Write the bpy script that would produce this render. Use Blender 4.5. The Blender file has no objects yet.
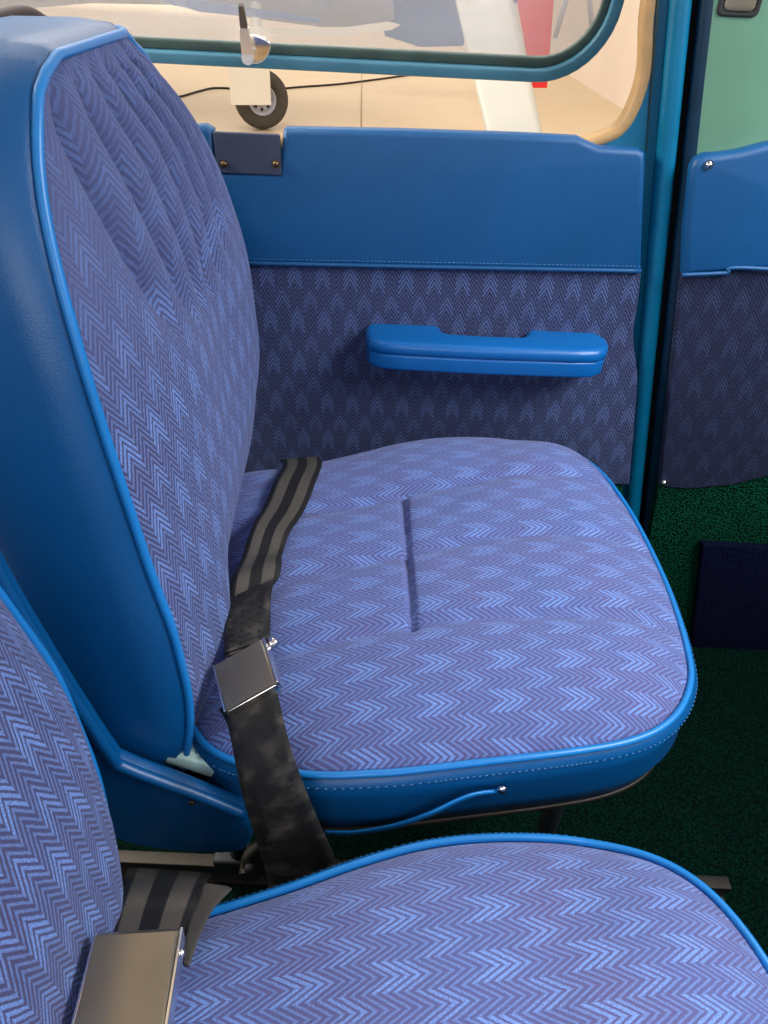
import bpy, bmesh, math, random
from mathutils import Vector, Matrix
random.seed(4)
COL = bpy.context.scene.collection
SC = bpy.context.scene

# ---------------------------------------------------------------- camera maths
FPX = 740.0; PIT = math.radians(37.7); ROL = math.radians(2.5); CAM = Vector((0, 0, .88))
fwd = Vector((0, math.cos(PIT), -math.sin(PIT))); u0 = Vector((0, math.sin(PIT), math.cos(PIT))); x0 = Vector((1, 0, 0))
upv = u0*math.cos(ROL) - x0*math.sin(ROL); rtv = x0*math.cos(ROL) + u0*math.sin(ROL)
def at(px, py, X=None, Y=None, Z=None):
    """point of a real plane (X=, Y= or Z=) seen at a photo position"""
    d = fwd + rtv*((px-384)/FPX) - upv*((py-512)/FPX)
    k, v = (0, X) if X is not None else (1, Y) if Y is not None else (2, Z)
    return CAM + d*((v-CAM[k])/d[k])
cd = bpy.data.cameras.new('camera'); cam = bpy.data.objects.new('camera', cd); COL.objects.link(cam)
M = Matrix((rtv, upv, -fwd)).transposed().to_4x4(); M.translation = CAM; cam.matrix_world = M
cd.sensor_fit = 'VERTICAL'; cd.sensor_height = 36; cd.lens = FPX/1024*36; cd.clip_start = .01; cd.clip_end = 300
SC.camera = cam

# ---------------------------------------------------------------- materials
def srgb(r, g, b):
    f = lambda c: (c/255/12.92) if c/255 <= .04045 else ((c/255+.055)/1.055)**2.4
    return (f(r), f(g), f(b), 1)
class NT:
    def __init__(s, name):
        s.m = bpy.data.materials.new(name); s.m.use_nodes = True; s.t = s.m.node_tree; s.n = s.t.nodes; s.l = s.t.links
        s.b = s.n['Principled BSDF']
    def node(s, t, **k):
        n = s.n.new(t)
        for a, v in k.items(): setattr(n, a, v)
        return n
    def put(s, sock, v):
        if isinstance(v, bpy.types.NodeSocket): s.l.new(v, sock)
        else: sock.default_value = v
    def math(s, op, a, b=0.0, c=None):
        n = s.node('ShaderNodeMath', operation=op); s.put(n.inputs[0], a); s.put(n.inputs[1], b)
        if c is not None: s.put(n.inputs[2], c)
        return n.outputs[0]
    def step(s, x, e0, e1):
        n = s.node('ShaderNodeMapRange', interpolation_type='SMOOTHSTEP'); s.put(n.inputs[0], x); n.inputs[1].default_value = e0; n.inputs[2].default_value = e1
        return n.outputs[0]
    def mix(s, f, a, b):
        n = s.node('ShaderNodeMix', data_type='RGBA'); s.put(n.inputs[0], f); s.put(n.inputs[6], a); s.put(n.inputs[7], b); return n.outputs[2]
    def noise(s, scale, detail=2, vec=None, rough=.5):
        n = s.node('ShaderNodeTexNoise'); n.inputs['Scale'].default_value = scale; n.inputs['Detail'].default_value = detail; n.inputs['Roughness'].default_value = rough
        s.l.new(vec if vec else s.obj(), n.inputs['Vector']); return n.outputs['Fac']
    def obj(s):
        return s.node('ShaderNodeTexCoord').outputs['Object']
    def bump(s, h, dist, strength=1.0):
        n = s.node('ShaderNodeBump'); n.inputs['Distance'].default_value = dist; n.inputs['Strength'].default_value = strength; s.put(n.inputs['Height'], h)
        s.l.new(n.outputs[0], s.b.inputs['Normal'])
def plain(name, col, rough=.5, metal=0, var=.12, nscale=30, bump=0, bscale=300, **k):
    t = NT(name); c = srgb(*col)
    f = t.noise(nscale, 4)
    d = tuple(x*(1-var*2.2) for x in c[:3])+(1,); e = tuple(min(1, x*(1+var*1.6)) for x in c[:3])+(1,)
    t.put(t.b.inputs['Base Color'], t.mix(f, d, e))
    t.b.inputs['Roughness'].default_value = rough; t.b.inputs['Metallic'].default_value = metal
    if bump: t.bump(t.noise(bscale, 3), bump)
    for a, v in k.items(): t.b.inputs[a.replace('_', ' ')].default_value = v
    return t.m
def fabric(name, dark, bright, gain=1.0):
    """woven flame stitch chevrons, driven by a UV in metres"""
    t = NT(name)
    uv = t.node('ShaderNodeUVMap').outputs[0]
    sep = t.node('ShaderNodeSeparateXYZ'); t.l.new(uv, sep.inputs[0])
    wob = t.math('MULTIPLY', t.math('SUBTRACT', t.noise(9, 1, uv), .5), .006)
    u = t.math('ADD', sep.outputs[0], wob); v = t.math('ADD', sep.outputs[1], wob)
    P, A, S, H = .0175, .0150, .0066, .0594
    cu = t.math('DIVIDE', u, P); fr = t.math('FRACT', cu)
    tri = t.math('MULTIPLY', t.math('ABSOLUTE', t.math('SUBTRACT', fr, .5)), 2)
    w = t.math('MULTIPLY_ADD', tri, A, v)
    par = t.math('GREATER_THAN', t.math('FRACT', t.math('MULTIPLY', t.math('FLOOR', cu), .5)), .25)
    ph = t.math('FRACT', t.math('DIVIDE', w, H))
    ba = t.math('MULTIPLY', t.step(ph, .03, .12), t.math('SUBTRACT', 1, t.step(ph, .42, .56)))
    bb = t.math('MULTIPLY', t.math('MULTIPLY', t.step(ph, .55, .65), t.math('SUBTRACT', 1, t.step(ph, .86, .95))), .75)
    lev = t.math('ADD', t.math('MULTIPLY', par, ba), t.math('MULTIPLY', t.math('SUBTRACT', 1, par), bb))
    st = t.math('FRACT', t.math('ADD', t.math('DIVIDE', w, S), t.math('MULTIPLY', t.noise(260, 1, uv), .25)))
    d = t.math('MULTIPLY', t.math('ABSOLUTE', t.math('SUBTRACT', st, .5)), 2)      # 0 at thread centre
    wid = t.math('MULTIPLY_ADD', lev, .18, .42)
    line = t.math('SUBTRACT', 1, t.step(t.math('SUBTRACT', d, wid), -.22, .22))
    yarn = t.noise(900, 1, uv, .7)
    yk = t.step(yarn, .28, .62)
    f = t.math('MULTIPLY', line, t.math('MULTIPLY', t.math('MULTIPLY_ADD', lev, .40, .58), t.math('MULTIPLY_ADD', yk, .68, .32)))
    worn = t.step(v, .585, .74)  # window glare on the backrest top, painted into the colour, not wear
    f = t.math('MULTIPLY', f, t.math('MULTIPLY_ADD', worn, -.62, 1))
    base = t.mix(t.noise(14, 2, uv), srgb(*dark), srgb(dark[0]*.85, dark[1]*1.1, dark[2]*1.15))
    base = t.mix(t.math('MULTIPLY', worn, .75), base, srgb(88, 96, 136))  # pale glare tint mixed over the base colour
    col = t.mix(f, base, srgb(*bright))
    t.put(t.b.inputs['Base Color'], col)
    t.b.inputs['Roughness'].default_value = .95; t.b.inputs['Specular IOR Level'].default_value = .12
    t.b.inputs['Sheen Weight'].default_value = .26*gain; t.b.inputs['Sheen Roughness'].default_value = .5
    t.b.inputs['Sheen Tint'].default_value = srgb(205, 208, 240)
    t.bump(t.math('ADD', t.math('MULTIPLY', line, .5), yarn), .0007, .8)
    return t.m
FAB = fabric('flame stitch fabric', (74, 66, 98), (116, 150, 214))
FAB_SEAT_LIT = fabric('lit flame stitch seat fabric', (94, 85, 126), (116, 150, 214))  # paler copy of the weave: window light on the cushions painted in
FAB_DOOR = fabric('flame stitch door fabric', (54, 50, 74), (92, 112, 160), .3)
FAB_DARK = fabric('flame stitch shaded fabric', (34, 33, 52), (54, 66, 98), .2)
VINYL = plain('blue vinyl', (2, 79, 134), .36, 0, .10, 8, .00018, 700)
VINYL_DOOR = plain('blue door vinyl', (2, 78, 130), .5, 0, .12, 7, .0002, 650)
PIPE = plain('blue piping', (24, 122, 194), .35, 0, .06)
ARMV = plain('blue armrest vinyl', (10, 96, 166), .34, 0, .06, 10, .0002, 400)
STITCH = plain('pale stitching', (52, 112, 166), .7)
TEAL = plain('teal painted metal', (2, 104, 140), .35, .0, .14, 12, .0003, 120)
NAVY = plain('navy painted metal', (0, 40, 62), .4, 0, .25, 20)
WINB = plain('window frame blue paint', (72, 126, 150), .4, 0, .15, 25)
GASKET = plain('grey green window seal', (66, 86, 80), .5, 0, .2, 30)
TAN = plain('tan window lip', (172, 138, 92), .5, 0, .2, 40)
CHROME = plain('chrome', (240, 236, 230), .22, 1, .05)
BUCKLE = plain('brushed bronze steel', (150, 138, 118), .33, .75, .08, 30)
BRASSY = plain('rail metal', (44, 39, 32), .5, .4, .2, 50)
DARKM = plain('dark metal', (48, 50, 54), .5, .6, .2, 30)
STRIKE = plain('blue grey metal plate', (74, 80, 98), .45, .5, .15, 30)
BRONZE = plain('bronze screw', (120, 98, 72), .35, .9, .2)
ALU = plain('mint aluminium', (190, 232, 212), .35, .3, .25, 60)
RUBBER = plain('black rubber', (26, 27, 28), .75, 0, .2, 40)
GAP = plain('door shut shadow seal', (4, 8, 14), .8)
GREEN = plain('sage green plastic', (104, 146, 120), .3, 0, .16, 6)
MAROON = plain('dark brown trim', (58, 44, 46), .6)
WHITE = plain('white aircraft paint', (226, 218, 204), .35, 0, .04, 4)
RED = plain('red paint', (222, 30, 36), .4, 0, .05)
BLUEAIR = plain('aircraft blue paint', (62, 92, 150), .3, 0, .12, 2)
GREYAIR = plain('pale grey aircraft paint', (178, 182, 196), .3, 0, .08, 2)
LEVER = plain('polished latch metal', (225, 215, 205), .3, .55, .05)
TIP = plain('worn dark lever tip', (98, 86, 80), .4, .3, .2)
TYRE = plain('dusty tyre rubber', (72, 66, 60), .8, 0, .15)
FUSE = plain('hazy blue grey aircraft paint', (138, 150, 184), .35, 0, .12, 3)
CABLE = plain('cable black', (30, 26, 24), .6)
def carpet(name, c0, c1, sc=260):
    t = NT(name); v = t.node('ShaderNodeTexVoronoi'); v.inputs['Scale'].default_value = sc; t.l.new(t.obj(), v.inputs['Vector'])
    dd = v.outputs['Distance']
    col = t.mix(t.step(dd, .1, .75), srgb(*c1), srgb(*c0)); col = t.mix(t.math('MULTIPLY', t.noise(18, 3), .6), col, srgb(*c0))
    t.put(t.b.inputs['Base Color'], col); t.b.inputs['Roughness'].default_value = 1; t.b.inputs['Specular IOR Level'].default_value = .05
    t.bump(t.math('SUBTRACT', 1, dd), .003); return t.m
CARPET = carpet('dark green carpet', (2, 18, 14), (6, 44, 32))
CARPETW = carpet('green wall carpet', (2, 30, 22), (20, 98, 66), 330)
PADNAVY = carpet('dark navy cloth', (8, 12, 34), (22, 30, 62), 400)
def webbing(name, c0, c1, n, fuzz=0.0):
    t = NT(name); uv = t.node('ShaderNodeUVMap').outputs[0]; sep = t.node('ShaderNodeSeparateXYZ'); t.l.new(uv, sep.inputs[0])
    s = t.math('FRACT', t.math('MULTIPLY', sep.outputs[0], n))
    k = t.math('SUBTRACT', 1, t.step(t.math('ABSOLUTE', t.math('SUBTRACT', s, .5)), .22, .28))
    cb = t.node('ShaderNodeCombineXYZ'); t.put(cb.inputs[0], t.math('MULTIPLY', sep.outputs[0], .05)); t.put(cb.inputs[1], sep.outputs[1]); uv = cb.outputs[0]
    nz = t.noise(900, 2, uv)
    rib = t.math('FRACT', t.math('MULTIPLY', sep.outputs[1], 420))
    col = t.mix(k, srgb(*c0), srgb(*c1)); 
    col = t.mix(t.math('MULTIPLY', nz, .35+fuzz), col, srgb(c1[0]*.35, c1[1]*.35, c1[2]*.35))
    if fuzz:
        col = t.mix(t.math('MULTIPLY', t.step(t.noise(38, 3, uv), .45, .72), .6), col, srgb(104, 97, 86))
    t.put(t.b.inputs['Base Color'], col); t.b.inputs['Roughness'].default_value = .6
    t.bump(t.math('ADD', rib, nz), .0005); return t.m
WEB = webbing('striped belt webbing', (24, 22, 22), (98, 91, 82), 2.0)
WEBD = webbing('fuzzy black belt webbing', (26, 25, 24), (38, 36, 34), 1.0, .2)
GREYW = webbing('grey worn webbing', (84, 79, 72), (92, 86, 78), 1.0)
def glass(name):
    t = NT(name); m = t.n.new('ShaderNodeBsdfTransparent'); m.inputs[0].default_value = (.93, .93, .95, 1)
    g = t.n.new('ShaderNodeBsdfGlossy'); g.inputs['Roughness'].default_value = .06
    d = t.n.new('ShaderNodeBsdfDiffuse'); d.inputs[0].default_value = (.85, .83, .78, 1)
    x = t.n.new('ShaderNodeMixShader'); x.inputs[0].default_value = .06; t.l.new(m.outputs[0], x.inputs[1]); t.l.new(g.outputs[0], x.inputs[2])
    y = t.n.new('ShaderNodeMixShader'); t.put(y.inputs[0], t.math('MULTIPLY_ADD', t.noise(12, 4), .16, .16)); t.l.new(x.outputs[0], y.inputs[1]); t.l.new(d.outputs[0], y.inputs[2])
    t.l.new(y.outputs[0], t.n['Material Output'].inputs[0]); t.n.remove(t.b); return t.m
GLASS = glass('hazy acrylic')
def concrete():
    t = NT('hangar concrete'); f = t.noise(.5, 5); g = t.noise(6, 4)
    c = t.mix(f, srgb(192, 168, 134), srgb(222, 201, 168)); c = t.mix(t.math('MULTIPLY', g, .3), c, srgb(176, 150, 118))
    t.put(t.b.inputs['Base Color'], c); t.b.inputs['Roughness'].default_value = .45; return t.m
CONC = concrete()
HWALL = plain('hangar wall paint', (240, 222, 205), .8, 0, .05, 1)

# ---------------------------------------------------------------- mesh helpers
WL = {}
def empty(name, loc, label=None, cat=None, group=None, kind=None):
    o = bpy.data.objects.new(name, None); COL.objects.link(o); o.location = loc; o.empty_display_size = .05
    WL[o] = Vector(loc); tag(o, label, cat, group, kind); return o
def tag(o, label=None, cat=None, group=None, kind=None):
    for k, v in (('label', label), ('category', cat), ('group', group), ('kind', kind)):
        if v: o[k] = v
    return o
def obj(name, bm, mat, parent=None, smooth=True, recalc=True):
    """bm in world space -> ONE mesh object whose origin is the centre of its box"""
    if recalc: bmesh.ops.recalc_face_normals(bm, faces=bm.faces)
    xs = [v.co.copy() for v in bm.verts]
    c = Vector([(min(p[i] for p in xs)+max(p[i] for p in xs))/2 for i in range(3)])
    for v in bm.verts: v.co -= c
    me = bpy.data.meshes.new(name); bm.to_mesh(me); bm.free()
    me.materials.append(mat)
    if smooth:
        for p in me.polygons: p.use_smooth = True
    o = bpy.data.objects.new(name, me); COL.objects.link(o); WL[o] = c
    if parent: o.parent = parent; o.location = c - WL[parent]
    else: o.location = c
    if smooth == 'auto':
        me.set_sharp_from_angle(angle=math.radians(35))
    return o
def cr(pts, n=8, closed=False):
    """Catmull-Rom through points"""
    P = [Vector(p) for p in pts]; out = []; N = len(P)
    rng = range(N) if closed else range(N-1)
    for i in rng:
        g = (lambda k: P[k % N]) if closed else (lambda k: P[max(0, min(N-1, k))])
        a, b, c, d = g(i-1), g(i), g(i+1), g(i+2)
        for k in range(n):
            t = k/n
            out.append(.5*((2*b)+(c-a)*t+(2*a-5*b+4*c-d)*t*t+(3*b-a-3*c+d)*t**3))
    if not closed: out.append(P[-1].copy())
    return out
def lerp_table(tab, z):
    if z <= tab[0][0]: return tab[0][1]
    for (a, p), (b, q) in zip(tab, tab[1:]):
        if z <= b: return p+(q-p)*(z-a)/(b-a)
    return tab[-1][1]
def tube(bm, path, r, closed=False, seg=10, cap=True):
    P = [Vector(p) for p in path]; N = len(P); rings = []; prev = None
    for i, p in enumerate(P):
        a = P[(i-1) % N] if closed or i > 0 else P[0]; b = P[(i+1) % N] if closed or i < N-1 else P[-1]
        t = (b-a).normalized()
        n = (prev - t*prev.dot(t)) if prev else t.orthogonal()
        n.normalize(); prev = n; m = t.cross(n); rr = r(i/(N-1)) if callable(r) else r
        rings.append([bm.verts.new(p+(n*math.cos(2*math.pi*k/seg)+m*math.sin(2*math.pi*k/seg))*rr) for k in range(seg)])
    for i in range(N if closed else N-1):
        A, B = rings[i], rings[(i+1) % N]
        off = 0
        if closed and i == N-1: off = min(range(seg), key=lambda s: (A[0].co-B[s].co).length)
        for k in range(seg): bm.faces.new((A[k], A[(k+1) % seg], B[(k+1+off) % seg], B[(k+off) % seg]))
    if cap and not closed:
        bm.faces.new(rings[0][::-1]); bm.faces.new(rings[-1])
def box(bm, lo, hi, rot=None, bev=0, org=None):
    r = bmesh.ops.create_cube(bm, size=1); lo, hi = Vector(lo), Vector(hi)
    c = (lo+hi)/2; s = hi-lo
    for v in r['verts']: v.co = Vector((v.co.x*s.x, v.co.y*s.y, v.co.z*s.z))
    if bev:
        es = {e for v in r['verts'] for e in v.link_edges}
        q = bmesh.ops.bevel(bm, geom=list(es), offset=bev, segments=3, affect='EDGES', profile=.6)
        vs = list({v for f in q['faces'] for v in f.verts} | {v for v in r['verts'] if v.is_valid})
    else: vs = r['verts']
    for v in vs:
        if rot: v.co = rot @ v.co
        v.co += (org if org is not None else c)
def cyl(bm, c, axis, r, h, seg=24, r2=None, bev=0):
    axis = Vector(axis).normalized(); q = axis.to_track_quat('Z', 'Y').to_matrix().to_4x4(); q.translation = Vector(c)
    bmesh.ops.create_cone(bm, cap_ends=True, segments=seg, radius1=r, radius2=r if r2 is None else r2, depth=h, matrix=q)
def dome(bm, c, axis, r, flat=.5, seg=18):
    axis = Vector(axis).normalized(); q = axis.to_track_quat('Z', 'Y').to_matrix().to_4x4(); q.translation = Vector(c)
    bmesh.ops.create_uvsphere(bm, u_segments=seg, v_segments=10, radius=r, matrix=q @ Matrix.Diagonal((1, 1, flat, 1)))
def slab(pts, holes, org, U, V, W, depth, bev=0, res=3):
    """filled 2D outline (with holes), extruded along W from 0..depth, bevelled: returns bmesh in world space. points are (u,v)"""
    cu = bpy.data.curves.new('tmp', 'CURVE'); cu.dimensions = '2D'; cu.fill_mode = 'BOTH'
    for loop in [pts]+holes:
        s = cu.splines.new('POLY'); s.points.add(len(loop)-1); s.use_cyclic_u = True
        for p, q in zip(s.points, loop): p.co = (q[0], q[1], 0, 1)
    cu.extrude = depth/2-bev; cu.bevel_depth = bev; cu.bevel_resolution = res; cu.offset = -bev
    o = bpy.data.objects.new('tmp', cu); COL.objects.link(o); bpy.context.view_layer.update()
    dg = bpy.context.evaluated_depsgraph_get(); me = bpy.data.meshes.new_from_object(o.evaluated_get(dg))
    bm = bmesh.new(); bm.from_mesh(me); bpy.data.objects.remove(o); bpy.data.curves.remove(cu); bpy.data.meshes.remove(me)
    bmesh.ops.remove_doubles(bm, verts=bm.verts, dist=1e-5)
    org, U, V, W = Vector(org), Vector(U), Vector(V), Vector(W)
    for v in bm.verts: v.co = org+U*v.co.x+V*v.co.y+W*(v.co.z+depth/2)
    return bm
def rrect(x0_, y0_, x1_, y1_, r, n=8):
    out = []
    rs = r if isinstance(r, (tuple, list)) else (r,)*4
    for (cx, cy, a), q in zip(((x1_, y1_, 0), (x0_, y1_, 90), (x0_, y0_, 180), (x1_, y0_, 270)), rs):
        sx = -1 if cx == x1_ else 1; sy = -1 if cy == y1_ else 1
        for k in range(n+1):
            t = math.radians(a+90*k/n); out.append((cx+sx*q+q*math.cos(t), cy+sy*q+q*math.sin(t)))
    return out
def setuv(bm, fn):
    for l_ in list(bm.loops.layers.uv): bm.loops.layers.uv.remove(l_)
    L = bm.loops.layers.uv.new('uv')
    for f in bm.faces:
        for l in f.loops: l[L].uv = fn(l.vert.co)
def ribbon(path, wid, th=.0022, edge=None):
    """belt: path centres, wid = list of width vectors (full), with u over the width, v along"""
    bm = bmesh.new(); L = bm.loops.layers.uv.new('uv'); n = len(path); m = 8; s = 0; rows = []; ss = []
    for i in range(n):
        if i: s += (path[i]-path[i-1]).length
        ss.append(s); t = (path[min(i+1, n-1)]-path[max(i-1, 0)]).normalized(); nn = t.cross(wid[i]).normalized()
        r = []
        for side in (1, -1):
            ks = range(m+1) if side == 1 else range(m, -1, -1)
            for k in ks:
                e = 1-abs(2*k/m-1)**6
                r.append((bm.verts.new(path[i]+wid[i]*(k/m-.5)+nn*side*th/2*(.25+.75*e)), k/m))
        rows.append(r)
    K = len(rows[0])
    for i in range(n-1):
        for k in range(K):
            a, b, c, d = rows[i][k], rows[i][(k+1) % K], rows[i+1][(k+1) % K], rows[i+1][k]
            f = bm.faces.new((a[0], b[0], c[0], d[0]))
            for l, (q, vv) in zip(f.loops, ((a, ss[i]), (b, ss[i]), (c, ss[i+1]), (d, ss[i+1]))): l[L].uv = (q[1], vv)
    bm.faces.new([r[0] for r in rows[0]][::-1]); bm.faces.new([r[0] for r in rows[-1]])
    return bm

FZ = -.06          # cabin floor
GZ = -.62          # hangar floor

# ---------------------------------------------------------------- seats
OUT = [(-.178, .48), (-.163, .405), (-.128, .359), (-.06, .339), (.0, .337), (.062, .345), (.152, .361), (.213, .378), (.252, .402), (.278, .438), (.289, .48), (.294, .562),
       (.290, .651), (.281, .72), (.266, .775), (.240, .815), (.20, .838), (.144, .845), (.054, .836), (-.05, .802), (-.133, .778), (-.20, .765), (-.215, .74), (-.205, .62)]
def pipe_z(x, y):
    t = max(0, min(1, (y-.62)/.16))*max(0, min(1, (.27-x)/.10)); t = t*t*(3-2*t)
    return .360 - .018*max(0, (-.0-x)/.2)**1.2 + .004*math.sin(x*14) - .020*t
SEAMS = [[(-.18, .60), (-.107, .626), (.021, .664), (.13, .694), (.28, .722)], [(-.18, .50), (-.09, .525), (.03, .563), (.13, .592), (.292, .612)],
         [(-.18, .42), (-.07, .440), (.03, .463), (.12, .478), (.21, .49), (.288, .496)]]
def segdist(p, a, b):
    ax, ay = a; bx, by = b; dx, dy = bx-ax, by-ay; t = max(0, min(1, ((p[0]-ax)*dx+(p[1]-ay)*dy)/(dx*dx+dy*dy)))
    return math.hypot(p[0]-ax-t*dx, p[1]-ay-t*dy)
def make_cushion(parent, dx, dy, quilt):
    O = cr([(x, y, 0) for x, y in OUT], 9, True); N = len(O)
    cx, cy = .04, .585; K = 84
    off = Vector((dx, dy, 0))
    bm = bmesh.new(); rings = []
    rim = lambda x, y: pipe_z(x, y)
    for k in range(K+1):
        r = 1-(k/K)**1.0
        ring = []
        if r == 0: break
        for p in O:
            x = cx+(p.x-cx)*r; y = cy+(p.y-cy)*r
            tt = max(0, min(1, (y-.60)/.2)); h = .046*(1-r**4.8)**.8+.013*tt*tt*(3-2*tt)*(1-r**9)
            z = rim(p.x, p.y)*r+.353*(1-r)+h
            z += .006*math.exp(-((x-.2)**2+(y-.6)**2)/.02)
            if quilt:
                fade = min(1, (1-r)*14)
                for si, S in enumerate(SEAMS):
                    d = min(segdist((x, y), a, b) for a, b in zip(S, S[1:]))
                    z -= (.0055*math.exp(-(d/.0075)**2)+.003*math.exp(-(d/.022)**2))*fade
                d = segdist((x, y), (.021, .664), (.030, .461))
                z -= (.008*math.exp(-(d/.0034)**2)+.0025*math.exp(-(d/.016)**2))*fade
            ring.append(bm.verts.new(Vector((x, y, z))))
        rings.append(ring)
    c = bm.verts.new(Vector((cx, cy, .353+.046)))
    for A, B in zip(rings, rings[1:]):
        for i in range(N): bm.faces.new((A[i], A[(i+1) % N], B[(i+1) % N], B[i]))
    for i in range(N): bm.faces.new((rings[-1][i], rings[-1][(i+1) % N], c))
    setuv(bm, lambda q: (q.y*1.0-.12*q.x, q.x+.05*q.y))
    for v in bm.verts: v.co += off
    cu = obj('seat_cushion', bm, FAB_SEAT_LIT, parent)
    # vinyl band
    bm = bmesh.new(); rings = []
    prof = [(0, .000), (.010, -.004), (.006, -.028), (.009, -.050), (.003, -.074), (-.010, -.083), (-.04, -.085)]
    for o_, dz in [(.0, 0.0)]+prof[1:]:
        ring = []
        for i, p in enumerate(O):
            t = (O[(i+1) % N]-O[i-1]).normalized(); n = Vector((t.y, -t.x, 0))
            ring.append(bm.verts.new(Vector((p.x, p.y, rim(p.x, p.y)+dz))+n*o_+off))
        rings.append(ring)
    for A, B in zip(rings, rings[1:]):
        for i in range(N): bm.faces.new((A[i], A[(i+1) % N], B[(i+1) % N], B[i]))
    band = obj('cushion_side_band', bm, VINYL, parent)
    tag(band, 'glossy blue vinyl band around the cushion edge')
    bm = bmesh.new(); path = []
    for i, p in enumerate(O):
        t = (O[(i+1) % N]-O[i-1]).normalized(); n = Vector((t.y, -t.x, 0))
        path.append(Vector((p.x, p.y, rim(p.x, p.y)+.002))+n*.003+off)
    tube(bm, path, .0031, True, 10); obj('piping', bm, PIPE, band)
    # stitches under the piping
    bm = bmesh.new()
    for i in range(0, N):
        p = O[i]; q = O[(i+1) % N]; t = (q-p).normalized(); n = Vector((t.y, -t.x, 0)); L = (q-p).length; k = max(1, round(L/.005))
        for j in range(k):
            m = p.lerp(q, (j+.5)/k)
            tube(bm, [m+n*.0105+off-t*.0014+Vector((0, 0, rim(m.x, m.y)-.0052)), m+n*.0105+off+t*.0014+Vector((0, 0, rim(m.x, m.y)-.0052))], .0005, seg=4)
    obj('stitching', bm, STITCH, band)
    # metal trim and pan under the band
    bm = bmesh.new(); path = []
    for i, p in enumerate(O):
        t = (O[(i+1) % N]-O[i-1]).normalized(); n = Vector((t.y, -t.x, 0))
        path.append(Vector((p.x, p.y, rim(p.x, p.y)-.081))-n*-.001+off)
    tube(bm, path, .0026, True, 8); obj('trim_strip', bm, BRASSY, band)
    bm = bmesh.new()
    A = [bm.verts.new(Vector((cx+(p.x-cx)*.95, cy+(p.y-cy)*.95, .268))+off) for p in O]; B = [bm.verts.new(Vector((cx+(p.x-cx)*.9, cy+(p.y-cy)*.9, .245))+off) for p in O]
    for i in range(N): bm.faces.new((A[i], A[(i+1) % N], B[(i+1) % N], B[i]))
    bm.faces.new(A[::-1]); bm.faces.new(B)
    pan = obj('seat_pan', bm, DARKM, parent)
    for (lx, ly) in ((.20, .455), (-.16, .455), (.20, .745), (-.16, .745)):
        bm = bmesh.new(); p = Vector((lx+dx, ly+dy, 0))
        tube(bm, [p+Vector((0, 0, .25)), p+Vector((.004, 0, .10)), p+Vector((0, 0, FZ+.040))], .010, seg=12)
        box(bm, p+Vector((-.028, -.014, FZ+.036)), p+Vector((.028, .014, FZ+.056)), bev=.004)
        obj('leg', bm, DARKM, parent)
    return cu, band

NEAR = [(.300, -.172, .366), (.311, -.165, .362), (.345, -.155, .361), (.382, -.148, .362), (.416, -.146, .365), (.475, -.151, .372), (.526, -.162, .38), (.572, -.17, .388), (.615, -.178, .396),
        (.663, -.186, .405), (.706, -.193, .415), (.737, -.198, .425), (.762, -.201, .435), (.785, -.202, .447), (.804, -.203, .464), (.812, -.204, .482), (.818, -.205, .505)]
NX = [(z, x) for z, x, y in NEAR]; NY = [(z, y) for z, x, y in NEAR]
FULL = [(.30, .46), (.34, .475), (.42, .50), (.5, .508), (.6, .500), (.65, .475), (.70, .432), (.75, .352), (.78, .285), (.80, .235), (.812, .19), (.818, .145)]
KK = [(.3, -.05), (.43, -.05), (.5, -.03), (.6, -.02), (.7, -.02), (.75, -.01), (.78, 0)]
BB = [(.3, -.006), (.36, -.002), (.40, .003), (.43, .008), (.45, .012), (.48, .018), (.5, .022), (.55, .028), (.6, .032), (.65, .032), (.70, .032), (.75, .03), (.78, .022), (.80, .014), (.812, .007), (.818, .002)]
def smooth_tab(tab, z, d=.012):
    return sum(lerp_table(tab, z+k*d/2) for k in (-2, -1, 0, 1, 2))/5
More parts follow.
